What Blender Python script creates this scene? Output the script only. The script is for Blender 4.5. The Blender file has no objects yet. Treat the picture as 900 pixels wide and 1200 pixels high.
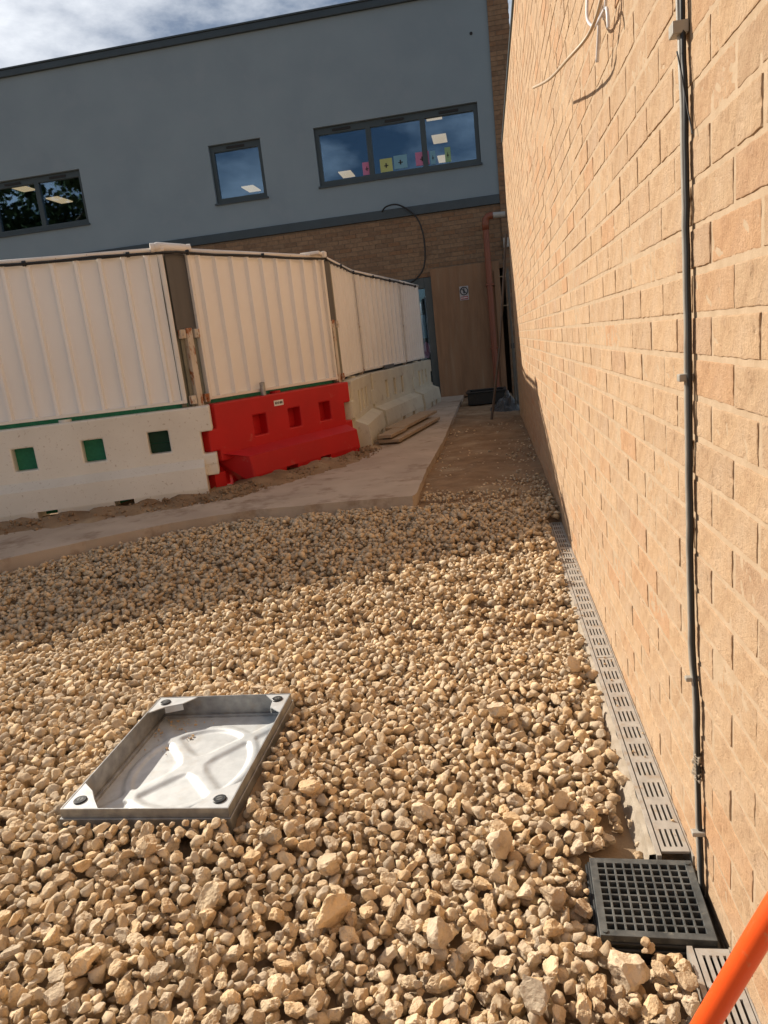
import bpy, math, random
import numpy as np
from mathutils import Vector, Matrix, noise
random.seed(7); RNG = np.random.RandomState(11)
S = bpy.context.scene; COL = S.collection
rad = math.radians

# ---------------------------------------------------------------- camera
H = 1.17
yaw, pitch, roll, fpx = -0.1651441, 0.22833461, -0.11035796, 834.28
cy, sy, cp, sp = math.cos(yaw), math.sin(yaw), math.cos(pitch), math.sin(pitch)
fwd = Vector((sy*cp, cy*cp, -sp)); r0 = Vector((cy, -sy, 0)); u0 = r0.cross(fwd)
right = r0*math.cos(roll) + u0*math.sin(roll); up = -r0*math.sin(roll) + u0*math.cos(roll)
cam = bpy.data.cameras.new('camera'); co = bpy.data.objects.new('camera', cam); COL.objects.link(co)
co.matrix_world = Matrix(((right.x, up.x, -fwd.x, 0), (right.y, up.y, -fwd.y, 0), (right.z, up.z, -fwd.z, H), (0, 0, 0, 1)))
cam.sensor_fit = 'VERTICAL'; cam.sensor_height = 36; cam.lens = fpx*36/1200
cam.clip_start = 0.05; cam.clip_end = 500
S.camera = co

# ---------------------------------------------------------------- sky and sun
SUN_A, SUN_B = 1.40, 0.84            # metres sideways / towards the camera per metre of drop
tosun = Vector((-SUN_A, SUN_B, 1)).normalized()
W = bpy.data.worlds.new('World'); S.world = W; W.use_nodes = True
wn = W.node_tree; wn.nodes.clear()
def N(t, typ, **kw):
    n = t.nodes.new(typ)
    for k, v in kw.items(): setattr(n, k, v)
    return n
o = N(wn, 'ShaderNodeOutputWorld'); bg = N(wn, 'ShaderNodeBackground'); bg.inputs[1].default_value = 0.050
sk = N(wn, 'ShaderNodeTexSky', sky_type='NISHITA', sun_disc=False)
sk.sun_elevation = math.asin(tosun.z); sk.sun_rotation = math.atan2(tosun.x, tosun.y)
tc = N(wn, 'ShaderNodeTexCoord'); mp = N(wn, 'ShaderNodeMapping'); mp.inputs['Scale'].default_value = (1, 1, 2.2)
nz = N(wn, 'ShaderNodeTexNoise'); nz.inputs['Scale'].default_value = 2.6; nz.inputs['Detail'].default_value = 9; nz.inputs['Roughness'].default_value = .6
rp = N(wn, 'ShaderNodeValToRGB'); rp.color_ramp.elements[0].position = .47; rp.color_ramp.elements[1].position = .66
mx = N(wn, 'ShaderNodeMixRGB'); mx.inputs[2].default_value = (15.5, 16.1, 17.0, 1)
wn.links.new(tc.outputs['Generated'], mp.inputs[0]); wn.links.new(mp.outputs[0], nz.inputs['Vector'])
wn.links.new(nz.outputs['Fac'], rp.inputs[0]); wn.links.new(rp.outputs[0], mx.inputs[0]); wn.links.new(sk.outputs[0], mx.inputs[1])
wn.links.new(mx.outputs[0], bg.inputs[0]); wn.links.new(bg.outputs[0], o.inputs[0])
sl = bpy.data.lights.new('sun', 'SUN'); sl.energy = 5.0; sl.angle = rad(.53); sl.color = (1, .90, .765)
so = bpy.data.objects.new('sun', sl); COL.objects.link(so); so.location = (-20, 10, 20)
so.rotation_euler = tosun.to_track_quat('Z', 'Y').to_euler()
S.view_settings.view_transform = 'Standard'; S.view_settings.look = 'None'
S.view_settings.exposure = 0.38; S.view_settings.gamma = 1

# ---------------------------------------------------------------- materials
MATS = {}
def mat(name, c1, c2=None, scale=8, rough=.8, bump=0, bscale=40, metal=0, spec=.5, rnd=0, detail=6, lo=.35, hi=.65, stain=None, stretch=None, coord='Object', coat=0):
    """noise-mixed base colour c1/c2, fine relief, optional per-piece variation and a stain (colour, scale, lo, hi)"""
    m = bpy.data.materials.new(name); m.use_nodes = True; t = m.node_tree; b = t.nodes['Principled BSDF']
    L = t.links.new
    tcn = N(t, 'ShaderNodeTexCoord'); src = tcn.outputs[coord]
    if stretch:
        mpn = N(t, 'ShaderNodeMapping'); mpn.inputs['Scale'].default_value = stretch; L(src, mpn.inputs[0]); src = mpn.outputs[0]
    c2 = c2 or tuple(x*.8 for x in c1)
    nn = N(t, 'ShaderNodeTexNoise'); nn.inputs['Scale'].default_value = scale; nn.inputs['Detail'].default_value = detail
    L(src, nn.inputs['Vector'])
    mr = N(t, 'ShaderNodeMapRange'); mr.inputs[1].default_value = lo; mr.inputs[2].default_value = hi; L(nn.outputs['Fac'], mr.inputs[0])
    mix = N(t, 'ShaderNodeMixRGB'); mix.inputs[1].default_value = (*c1, 1); mix.inputs[2].default_value = (*c2, 1)
    L(mr.outputs[0], mix.inputs[0]); out = mix.outputs[0]
    if stain:
        sc, ss, sl_, sh = stain
        n2 = N(t, 'ShaderNodeTexNoise'); n2.inputs['Scale'].default_value = ss; n2.inputs['Detail'].default_value = 8; n2.inputs['Roughness'].default_value = .65
        L(src, n2.inputs['Vector'])
        m2 = N(t, 'ShaderNodeMapRange'); m2.inputs[1].default_value = sl_; m2.inputs[2].default_value = sh; L(n2.outputs['Fac'], m2.inputs[0])
        mx2 = N(t, 'ShaderNodeMixRGB'); mx2.inputs[2].default_value = (*sc, 1); L(m2.outputs[0], mx2.inputs[0]); L(out, mx2.inputs[1]); out = mx2.outputs[0]
    if rnd:
        at = N(t, 'ShaderNodeAttribute', attribute_name='rnd'); oi = N(t, 'ShaderNodeObjectInfo')
        ad = N(t, 'ShaderNodeMath', operation='ADD'); L(at.outputs['Fac'], ad.inputs[0]); L(oi.outputs['Random'], ad.inputs[1])
        fr = N(t, 'ShaderNodeMath', operation='FRACT'); L(ad.outputs[0], fr.inputs[0])
        if isinstance(rnd, list):
            cr = N(t, 'ShaderNodeValToRGB'); el = cr.color_ramp.elements
            el[0].position = rnd[0][0]; el[0].color = (*rnd[0][1], 1); el[1].position = rnd[-1][0]; el[1].color = (*rnd[-1][1], 1)
            for p_, c_ in rnd[1:-1]:
                e = el.new(p_); e.color = (*c_, 1)
            L(fr.outputs[0], cr.inputs[0])
            mx3 = N(t, 'ShaderNodeMixRGB', blend_type='MULTIPLY'); mx3.inputs[0].default_value = 1
            L(out, mx3.inputs[1]); L(cr.outputs[0], mx3.inputs[2]); out = mx3.outputs[0]
    L(out, b.inputs['Base Color'])
    b.inputs['Roughness'].default_value = rough; b.inputs['Metallic'].default_value = metal
    b.inputs['Specular IOR Level'].default_value = spec; b.inputs['Coat Weight'].default_value = coat
    if bump:
        nb = N(t, 'ShaderNodeTexNoise'); nb.inputs['Scale'].default_value = bscale; nb.inputs['Detail'].default_value = 6; nb.inputs['Roughness'].default_value = .72
        L(tcn.outputs[coord], nb.inputs['Vector'])
        bp = N(t, 'ShaderNodeBump'); bp.inputs['Strength'].default_value = 1; bp.inputs['Distance'].default_value = bump
        L(nb.outputs['Fac'], bp.inputs['Height']); L(bp.outputs[0], b.inputs['Normal'])
    MATS[name] = m; return m
stone_m = mat('limestone', (.78,.63,.44), (.58,.45,.31), 22, .95, .0050, 120, spec=.12, stain=((.37,.285,.20), 60, .55, .74),
    rnd=[(0,(.72,.74,.78)),(.15,(.93,.94,.96)),(.35,(1.0,1.0,1.0)),(.5,(1.12,1.09,1.02)),(.65,(1.05,.95,.80)),(.78,(.80,.75,.70)),(.88,(1.18,1.18,1.14)),(.95,(.70,.66,.62)),(1,(.95,.95,.95))])
brick_m = mat('buff_brick', (.545,.383,.24), (.46,.305,.185), 30, .93, .0042, 170, spec=.2, stain=((.55,.405,.275), 9, .50, .70),
    rnd=[(0,(1,1,1)),(.3,(1.06,1.05,1.03)),(.55,(.97,.97,.98)),(.72,(1.0,.93,.88)),(.82,(1.02,.89,.81)),(.9,(.92,.92,.95)),(1,(1,.98,.94))])
mortar_m = mat('mortar', (.50,.38,.26), (.44,.325,.215), 25, .95, .0015, 160, spec=.15)
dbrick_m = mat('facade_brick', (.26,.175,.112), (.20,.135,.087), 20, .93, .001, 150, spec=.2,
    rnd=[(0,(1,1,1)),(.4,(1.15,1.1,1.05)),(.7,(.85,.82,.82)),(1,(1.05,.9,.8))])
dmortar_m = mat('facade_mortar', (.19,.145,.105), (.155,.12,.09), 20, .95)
clad_m = mat('grey_render', (.225,.29,.335), (.205,.265,.31), 1.2, .85, .0006, 120, spec=.3, stain=((.228,.285,.33), 2.5, .5, .7))
trim_m = mat('dark_trim', (.036,.056,.070), (.03,.046,.058), 3, .45)
frame_m = mat('window_frame', (.040,.058,.066), (.034,.05,.058), 3, .4)
seal_m = mat('black_rubber', (.012,.012,.013), None, 10, .6)
soil_m = mat('sandy_soil', (.32,.215,.13), (.21,.135,.08), 6, .97, .006, 60, spec=.1, stain=((.42,.31,.20), 3, .5, .68))
bed_m = mat('gravel_dust', (.33,.24,.155), (.24,.17,.11), 12, .97, .004, 90, spec=.1)
conc_m = mat('pale_concrete', (.52,.425,.335), (.43,.345,.27), 3, .9, .0015, 110, spec=.2, stain=((.26,.18,.125), 4.5, .52, .72))
haunch_m = mat('haunch_concrete', (.46,.40,.32), (.34,.28,.21), 18, .95, .004, 110, spec=.15)
whitepl_m = mat('white_plastic', (.76,.725,.65), (.68,.645,.57), 2.5, .5, .0006, 90, stain=((.42,.34,.26), 42, .60, .72))
cream_m = mat('cream_plastic', (.66,.62,.49), (.57,.52,.41), 3, .5, .0006, 90, stain=((.36,.29,.20), 9, .56, .76))
redpl_m = mat('red_plastic', (.52,.003,.005), (.44,.003,.005), 3, .55, .0005, 60, stain=((.46,.12,.10), 9, .62, .84))
sheet_m = mat('white_sheet_steel', (.88,.855,.82), (.84,.81,.77), 2.2, .5, 0, stain=((.42,.30,.20), 30, .72, .76), stretch=(1, 1, .6))
sheetw_m = mat('white_steel_frame', (.82,.78,.72), (.76,.71,.64), 5, .5, 0, stain=((.33,.17,.08), 30, .64, .72))
rust_m = mat('rusty_white_steel', (.62,.55,.46), (.50,.42,.33), 12, .65, .001, 90, stain=((.30,.10,.03), 20, .52, .60), stretch=(1, 1, .4))
galv_m = mat('grey_steel_plate', (.115,.112,.112), (.085,.083,.085), 8, .5, 0, metal=.35, stretch=(1,1,.12))
gstrip_m = mat('grey_green_strip', (.22,.21,.165), (.17,.165,.13), 8, .7)
green_m = mat('green_netting', (.020,.20,.105), (.014,.15,.08), 40, .75)
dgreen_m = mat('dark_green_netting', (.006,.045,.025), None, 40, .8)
black_m = mat('black_plastic', (.016,.018,.018), (.010,.011,.011), 20, .42, .0004, 120)
grate_m = mat('worn_black_iron', (.115,.12,.115), (.05,.055,.055), 35, .5, .0005, 250, stain=((.20,.19,.16), 60, .6, .72))
galvb_m = mat('galvanised_grating', (.50,.47,.42), (.40,.37,.33), 30, .55, .0003, 300, metal=.25, stain=((.38,.29,.20), 20, .5, .7))
alu_m = mat('galvanised_sheet', (.42,.42,.41), (.27,.27,.27), 30, .45, .0004, 120, metal=.55, stain=((.36,.31,.25), 12, .55, .75))
tray_m = mat('dusty_white_steel', (.62,.64,.64), (.52,.54,.54), 30, .45, .0003, 160, metal=.25, stain=((.50,.46,.40), 9, .55, .8))
ply_m = mat('plywood', (.27,.15,.08), (.21,.115,.06), 4, .8, 0, stretch=(4, 4, .5), stain=((.35,.23,.14), 2, .5, .8))
wood_m = mat('weathered_timber', (.42,.32,.22), (.31,.22,.14), 6, .85, .001, 60, stretch=(6, .8, 6))
pipe_m = mat('terracotta_pipe', (.24,.068,.03), (.19,.055,.027), 3, .45)
greypl_m = mat('pale_grey_plastic', (.42,.42,.40), None, 5, .5)
cable_m = mat('grey_cable', (.40,.375,.325), (.32,.30,.26), 30, .5, .0004, 90)
darkcable_m = mat('black_cable', (.012,.012,.012), None, 5, .5)
wirew_m = mat('white_wire', (.72,.70,.70), (.62,.60,.62), 30, .4)
wireb_m = mat('beige_cable', (.52,.40,.27), None, 20, .5)
orange_m = mat('orange_plastic', (.84,.10,.012), (.78,.085,.01), 6, .38, .0004, 60, coat=.1, stain=((.62,.22,.10), 45, .60, .74))
paperw_m = mat('white_label', (.75,.73,.70), None, 20, .6)
signw_m = mat('dimmed_white_plate', (.42,.40,.40), None, 20, .6)  # sign white darkened in the colour to suit the dim corner
ink_m = mat('dark_print', (.03,.03,.03), None, 20, .6)
maroon_m = mat('red_print', (.30,.02,.025), None, 20, .6)
polythene_m = mat('crumpled_polythene', (.055,.053,.052), (.03,.03,.03), 8, .4)
polebr_m = mat('brown_pole', (.13,.095,.07), (.10,.07,.05), 6, .6)
polegr_m = mat('grey_pole', (.10,.095,.08), (.08,.075,.06), 6, .6)
bark_m = mat('bark', (.10,.075,.05), None, 8, .9)
leaf_m = mat('leaves', (.045,.085,.025), (.07,.11,.035), 3, .8)
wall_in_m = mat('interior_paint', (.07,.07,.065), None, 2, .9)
flash_m = mat('roof_membrane', (.12,.12,.12), None, 2, .9)
yellowp_m = mat('yellow_paper', (0.43,0.47,0.18), None, 2, .8); pinkp_m = mat('pink_paper', (0.51,0.18,0.32), None, 2, .8)
bluep_m = mat('blue_paper', (0.18,0.37,0.48), None, 2, .8); greenp_m = mat('green_paper', (0.26,0.42,0.23), None, 2, .8)
def glass(name, tint=(.9,.95,1), gloss=.22):
    m = bpy.data.materials.new(name); m.use_nodes = True; t = m.node_tree; t.nodes.clear(); L = t.links.new
    oo = N(t, 'ShaderNodeOutputMaterial'); a = N(t, 'ShaderNodeBsdfTransparent'); a.inputs[0].default_value = (.93,.95,.96,1)
    g = N(t, 'ShaderNodeBsdfGlossy'); g.inputs['Roughness'].default_value = .015; g.inputs[0].default_value = (*tint, 1)
    f = N(t, 'ShaderNodeFresnel'); f.inputs[0].default_value = 1.52
    ad = N(t, 'ShaderNodeMath', operation='MULTIPLY_ADD'); ad.inputs[1].default_value = 1; ad.inputs[2].default_value = gloss
    x = N(t, 'ShaderNodeMixShader'); L(f.outputs[0], ad.inputs[0]); L(ad.outputs[0], x.inputs[0]); L(a.outputs[0], x.inputs[1]); L(g.outputs[0], x.inputs[2])
    L(x.outputs[0], oo.inputs[0]); return m
glass_m = glass('window_glass', (.50,.74,1.0), .13)
def emit(name, c, s):
    m = bpy.data.materials.new(name); m.use_nodes = True; b = m.node_tree.nodes['Principled BSDF']
    b.inputs['Base Color'].default_value = (*c, 1); b.inputs['Emission Color'].default_value = (*c, 1); b.inputs['Emission Strength'].default_value = s; return m
lamp_m = emit('lit_ceiling_panel', (1, .76, .45), .5)

# ---------------------------------------------------------------- mesh helpers
class MB:
    def __init__(s): s.v = []; s.f = []; s.r = []; s.m = []; s.cur = 0.0; s.mi = 0
    def add(s, vs, fs):
        k = len(s.v); s.v += [tuple(v) for v in vs]
        for f in fs: s.f.append([i+k for i in f]); s.r.append(s.cur); s.m.append(s.mi)
    def box(s, lo, hi, M=None):
        x0,y0,z0 = lo; x1,y1,z1 = hi
        vs = [(x0,y0,z0),(x1,y0,z0),(x1,y1,z0),(x0,y1,z0),(x0,y0,z1),(x1,y0,z1),(x1,y1,z1),(x0,y1,z1)]
        if M is not None: vs = [M @ Vector(v) for v in vs]
        s.add(vs, [(0,3,2,1),(4,5,6,7),(0,1,5,4),(1,2,6,5),(2,3,7,6),(3,0,4,7)])
    def prism(s, pts, z0, z1, M=None, cap=True):
        n = len(pts); vs = [(p[0],p[1],z0) for p in pts] + [(p[0],p[1],z1) for p in pts]
        if M is not None: vs = [M @ Vector(v) for v in vs]
        fs = [(i,(i+1)%n,n+(i+1)%n,n+i) for i in range(n)]
        if cap: fs += [tuple(range(n-1,-1,-1)), tuple(range(n,2*n))]
        s.add(vs, fs)
    def tube(s, path, r, n=10, cap=True, squash=None):
        P = [Vector(p) for p in path]; rs = r if isinstance(r, (list, tuple)) else [r]*len(P)
        t = (P[1]-P[0]).normalized(); a = t.orthogonal().normalized(); vs = []
        for i, p in enumerate(P):
            t2 = (P[min(i+1,len(P)-1)] - P[max(i-1,0)]).normalized()
            a = (a - t2*a.dot(t2)).normalized(); b = t2.cross(a)
            for k in range(n):
                q = 2*math.pi*k/n; vs.append(p + (a*math.cos(q) + b*math.sin(q))*rs[i])
        fs = []
        for i in range(len(P)-1):
            for k in range(n):
                fs.append((i*n+k, i*n+(k+1)%n, (i+1)*n+(k+1)%n, (i+1)*n+k))
        if cap: fs += [tuple(range(n-1,-1,-1)), tuple((len(P)-1)*n+k for k in range(n))]
        s.add(vs, fs)
    def profile(s, path, a, c, ch=.002):
        pts = [(-a+ch,-c),(a-ch,-c),(a,-c+ch),(a,c-ch),(a-ch,c),(-a+ch,c),(-a,c-ch),(-a,-c+ch)]
        vs = [(p[0]+x, p[1]+y, p[2]) for p in path for x, y in pts]; n = 8
        s.add(vs, [(i*n+k, (i+1)*n+k, (i+1)*n+(k+1)%n, i*n+(k+1)%n) for i in range(len(path)-1) for k in range(n)])
    def grid(s, xs, ys, solid, z0, z1, M=None):
        """plate from z0 to z1 made of cells; cells where solid(i,j) is False are holes"""
        nx, ny = len(xs), len(ys); vs = [(x,y,z) for z in (z0,z1) for y in ys for x in xs]
        if M is not None: vs = [M @ Vector(v) for v in vs]
        I = lambda i,j,t: t*nx*ny + j*nx + i
        ok = lambda i,j: 0 <= i < nx-1 and 0 <= j < ny-1 and solid(i,j)
        fs = []
        for j in range(ny-1):
            for i in range(nx-1):
                if not ok(i,j): continue
                fs.append((I(i,j,1),I(i+1,j,1),I(i+1,j+1,1),I(i,j+1,1))); fs.append((I(i,j,0),I(i,j+1,0),I(i+1,j+1,0),I(i+1,j,0)))
                if not ok(i-1,j): fs.append((I(i,j,0),I(i,j,1),I(i,j+1,1),I(i,j+1,0)))
                if not ok(i+1,j): fs.append((I(i+1,j,0),I(i+1,j+1,0),I(i+1,j+1,1),I(i+1,j,1)))
                if not ok(i,j-1): fs.append((I(i,j,0),I(i+1,j,0),I(i+1,j,1),I(i,j,1)))
                if not ok(i,j+1): fs.append((I(i,j+1,0),I(i,j+1,1),I(i+1,j+1,1),I(i+1,j+1,0)))
        s.add(vs, fs)
    def mesh(s, name, mats, smooth=False):
        me = bpy.data.meshes.new(name); me.from_pydata(s.v, [], s.f)
        for m in (mats if isinstance(mats, (list, tuple)) else [mats]): me.materials.append(m)
        a = me.attributes.new('rnd', 'FLOAT', 'FACE'); a.data.foreach_set('value', s.r)
        me.polygons.foreach_set('material_index', s.m)
        if smooth: me.polygons.foreach_set('use_smooth', [True]*len(s.f))
        me.update(); return me
    def build(s, name, mats, parent=None, bevel=0, smooth=False, local=False, kind=None, label=None):
        if parent is not None and not local:
            Mw = parent.matrix_basis.copy(); q = parent.parent
            while q is not None: Mw = q.matrix_basis @ Mw; q = q.parent
            Mi = Mw.inverted(); s.v = [tuple(Mi @ Vector(v)) for v in s.v]
        ob = bpy.data.objects.new(name, s.mesh(name, mats, smooth)); COL.objects.link(ob)
        if parent is not None: ob.parent = parent
        if bevel:
            b = ob.modifiers.new('bevel', 'BEVEL'); b.width = bevel; b.segments = 2; b.limit_method = 'ANGLE'; b.angle_limit = rad(40)
        if kind: ob['kind'] = kind
        if label: ob['label'] = label
        return ob
def tag(o, label, cat, group=None):
    o['label'] = label; o['category'] = cat
    if group: o['group'] = group
    return o
def thing(name, label, cat, loc=(0,0,0), rz=0, group=None):
    o = bpy.data.objects.new(name, None); COL.objects.link(o); o.matrix_basis = Matrix.Translation(loc) @ Matrix.Rotation(rz, 4, 'Z')
    o.empty_display_size = .2
    return tag(o, label, cat, group)
def copy_tree(o, parent=None):
    c = o.copy(); COL.objects.link(c); c.parent = parent
    for ch in list(o.children): copy_tree(ch, c)
    return c
def lerp(a, b, t): return a + (b-a)*t
def wavy(path, a):
    return [Vector((p[0], p[1] + a*noise.noise((0, p[2]*9, 2.5)) + a*.5*noise.noise((0, p[2]*24, 7)), p[2])) for p in path]
def smooth_path(pts, n=8):
    P = [Vector(p) for p in pts]; out = []
    for i in range(len(P)-1):
        p0, p1, p2, p3 = P[max(i-1,0)], P[i], P[i+1], P[min(i+2,len(P)-1)]
        for k in range(n):
            t = k/n; out.append(.5*((2*p1) + (p2-p0)*t + (2*p0-5*p1+4*p2-p3)*t*t + (3*p1-p0-3*p2+p3)*t**3))
    out.append(P[-1]); return out
def proj(p):
    d = Vector(p) - Vector((0,0,H)); z = d.dot(fwd)
    return (450 + fpx*d.dot(right)/z, 600 - fpx*d.dot(up)/z, z)
def seg(a, b): # matrix: local x along a->b, local y = left of it, z up
    a = Vector(a); b = Vector(b); d = b - a; ang = math.atan2(d.y, d.x)
    return a, ang, (b-a).length

WX = .372; WEND = 10.1; WTOP = 3.52; FY = 13.6
# ---------------------------------------------------------------- ground
def floor_z(x, y):
    t = min(max((y-2.2)/2.4, 0), 1); t = t*t*(3-2*t)
    z = lerp(-.058, .028, t)
    if y < 2.6: z += .042*min(max((-.30-x)/.45, 0), 1)
    return z
def strip(name, xs, ys, zf, m, kind='structure', parent=None, smooth=True):
    b = MB(); nx = len(xs)
    b.add([(x, y, zf(x, y)) for y in ys for x in xs], [(j*nx+i, j*nx+i+1, (j+1)*nx+i+1, (j+1)*nx+i) for j in range(len(ys)-1) for i in range(nx-1)])
    return b.build(name, m, parent, smooth=smooth, kind=kind)
b = MB(); b.add([(-80,-80,-.30),(80,-80,-.30),(80,80,-.30),(-80,80,-.30)], [(0,1,2,3)])
b.build('ground', soil_m, kind='structure')
bed = strip('gravel_bed', np.linspace(-5.2, .372, 90), np.linspace(-2.5, 5.15, 120),
    lambda x, y: min(floor_z(x, y), -.03 if x > .29 and y < 4.33 else 9) - .004 + .010*noise.noise((x*3, y*3, 0)) + .006*noise.noise((x*11, y*11, 3)), bed_m)
def soil_z(x, y):
    z = .060 + .020*noise.noise((x*2.2, y*1.7, 1)) + .012*noise.noise((x*8, y*8, 2)) + .007*noise.noise((x*21, y*21, 4))
    if y < 5.2: z = min(z, .045) - .03*(5.2-y)
    return z
strip('soil', np.linspace(-.95, .372, 90), np.linspace(4.6, 13.6, 420), soil_z, soil_m)
# ---------------------------------------------------------------- concrete path slab
front = [(-5.6,2.35),(-4.6,2.95),(-3.75,3.46),(-3.13,3.912),(-2.74,4.245),(-2.301,4.58),(-2.0,4.73),(-1.747,4.82),(-1.112,4.872),(-.60,4.89),(-.577,4.95),(-.582,5.909),(-.539,7.656),(-.535,9.4),(-.528,11.4),(-.50,13.55)]
back = [(-1.9,13.55),(-1.9,8.6),(-1.45,7.4),(-2.05,6.2),(-2.6,5.55),(-3.7,5.05),(-6.2,4.0)]
fr2 = []
for i in range(len(front)-1):
    a, c = front[i], front[i+1]; L_ = math.dist(a, c); k = max(1, int(L_/.09))
    for q in range(k):
        t = q/k; x, y = lerp(a[0], c[0], t), lerp(a[1], c[1], t); w = .012
        fr2.append((x + w*noise.noise((x*9, y*9, 5)), y + w*noise.noise((x*9, y*9, 9))))
fr2.append(front[-1])
b = MB(); b.prism(fr2 + back, -.03, .120)
b.build('concrete_path', conc_m, kind='structure')
# soil strip heaped against the barrier feet
b = MB(); line = [(-6.1,3.86),(-3.75,4.75),(-2.38,5.33),(-2.1,5.62),(-1.40,6.93),(-1.30,8.4)]
P = smooth_path([(p[0], p[1], 0) for p in line], 26); nn_ = len(P); vs = []
for i, p in enumerate(P):
    t = (P[min(i+1,nn_-1)] - P[max(i-1,0)]).normalized(); n = Vector((t.y, -t.x, 0))
    fade = min(1, (nn_-1-i)/30)
    for k, (d, h) in enumerate(((-.26,.03),(-.10,.045),(0,.05),(.05,.034),(.11,.016),(.20,-.012))):
        q = p + n*(d*(1 if d < 0 else (.9 + .9*noise.noise((p.x*5, p.y*5, 3)))*lerp(.35,1,fade)))
        vs.append((q.x, q.y, .12 + h*fade*(1 + 1.1*noise.noise((q.x*7, q.y*7, k))) + .012*noise.noise((q.x*24, q.y*24, 0))*(1 if k < 5 else 0)))
b.add(vs, [(i*6+k, i*6+k+1, (i+1)*6+k+1, (i+1)*6+k) for i in range(nn_-1) for k in range(5)])
b.build('soil_bank', soil_m, smooth=True, kind='structure')

# ---------------------------------------------------------------- brick wall on the right
brick_wall = thing('brick_wall', 'tall sunlit buff brick side wall with a cable clipped down it', 'brick wall', (WX, 5, 0))
b = MB(); b.box((WX+.0014, -1.2, -.29), (WX+.30, WEND-.004, WTOP-.004))
b.build('mortar', mortar_m, brick_wall)
def brick_proto(seed, Lb, rough):
    """one brick, face towards -x, centred on y, z; bevelled edge ring and a displaced face"""
    rn = random.Random(seed); hb = .0325; hy = Lb/2
    ny, nz_ = (26, 9) if rough else (2, 2)
    ys = [-hy, -hy+.0012, -hy+.0030] + list(np.linspace(-hy+.013, hy-.013, ny)) + [hy-.0030, hy-.0012, hy]
    zs = [-hb, -hb+.0011, -hb+.0028] + list(np.linspace(-hb+.011, hb-.011, nz_)) + [hb-.0028, hb-.0011, hb]
    b = MB(); cr = [(rn.uniform(-hy, hy), rn.uniform(-hb, hb), rn.uniform(.3, 1.5), rn.uniform(.010, .030)) for _ in range(rn.choice((0,1,2,3,4)))]
    vs = []
    for j, z in enumerate(zs):
        for i, y in enumerate(ys):
            e = min(i, len(ys)-1-i, 99); f = min(j, len(zs)-1-j, 99); k = min(e, f)
            x = .0032 if k == 0 else (.0004 if k == 1 else 0)
            if rough:
                x += .0011*noise.noise((y*45+seed*7, z*45, seed)) + .0008*noise.noise((y*130, z*130, seed))
                for (cy_, cz_, an, ln) in cr:
                    u = (y-cy_)*math.cos(an) + (z-cz_)*math.sin(an); w = -(y-cy_)*math.sin(an) + (z-cz_)*math.cos(an)
                    if abs(u) < ln: x += .0035*math.exp(-(w/.004)**2)*(1-abs(u)/ln)
            vs.append((x, y + (.0022*noise.noise((z*45, seed, i)) if k <= 1 else 0), z + (.0020*noise.noise((y*35, seed, j+9)) if k <= 1 else 0)))
    n = len(ys)
    b.add(vs, [(j*n+i, (j+1)*n+i, (j+1)*n+i+1, j*n+i+1) for j in range(len(zs)-1) for i in range(n-1)])
    return b
fullp = [brick_proto(i, .215, True) for i in range(14)]; fullm = [q.mesh('brick', brick_m, False) for q in fullp]
simple = brick_proto(3, .215, False)
rows = []
z0 = 1.088 - .075*18
cands = []
for k in range(60):
    z = z0 + .075*k + .0375
    if z + .0325 > WTOP: break
    off = 1.404 + .006 if (round((z-1.05)/.075) % 2 == 0) else 1.404 + .006 - .1125
    for n in range(-13, 45):
        yc = off - .1125 + .225*n
        if yc + .1075 > WEND: break
        cands.append((yc + random.uniform(-.004,.004), z + random.uniform(-.0012,.0012)))
def parea(c):
    yc, z = c
    if yc < .35: return 0
    q = [proj((WX, yc+dy, z+dz)) for dy, dz in ((-.1,-.03),(.1,-.03),(.1,.03),(-.1,.03))]
    if min(p[2] for p in q) < .1: return 0
    a = abs(sum(q[i][0]*q[(i+1)%4][1] - q[(i+1)%4][0]*q[i][1] for i in range(4)))/2
    cx, cyy = sum(p[0] for p in q)/4, sum(p[1] for p in q)/4
    if not (-20 < cx < 925 and -25 < cyy < 1225): return 0
    return a
near = sorted(cands, key=parea, reverse=True)[:300]; ns = set(near)
for (yc, z) in near:
    ob = bpy.data.objects.new('brick', random.choice(fullm)); COL.objects.link(ob); ob.parent = brick_wall
    ob.location = (random.uniform(-.0016,.0012), yc-5, z); ob.rotation_euler = (0, random.uniform(-.012,.012), random.uniform(-.006,.006))
b = MB()
for c in cands:
    if c in ns: continue
    b.cur = random.random(); dx = WX + random.uniform(-.0018,.0012)
    src = random.choice(fullp) if c[0] < 3.0 and c[0] > .2 else simple
    b.add([(v[0]+dx, v[1]+c[0], v[2]+c[1]) for v in src.v], src.f)
# end header faces at the far corner
b.box((WX+.001, WEND-.004, -.1), (WX+.30, WEND+.001, WTOP-.004))
b.build('brickwork', brick_m, brick_wall, kind='stuff')
b = MB(); b.box((WX-.012, -1.2, WTOP), (WX+.33, WEND+.012, WTOP+.035)); b.build('coping', trim_m, brick_wall, bevel=.004)

# ---------------------------------------------------------------- far building
bl = thing('school_building', 'two storey building with grey rendered upper floor over brown brick', 'building', (0, FY, 0))
XR = .392; XP = .74; XL = -15.0; RT = 6.85; FB = 6.71; BT = 3.52; BB = 3.37
wins = [(-10.2,-7.32,4.04,5.00,3),(-4.754,-3.768,4.04,5.03,1),(-2.777,.118,4.07,5.04,3)]
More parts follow.
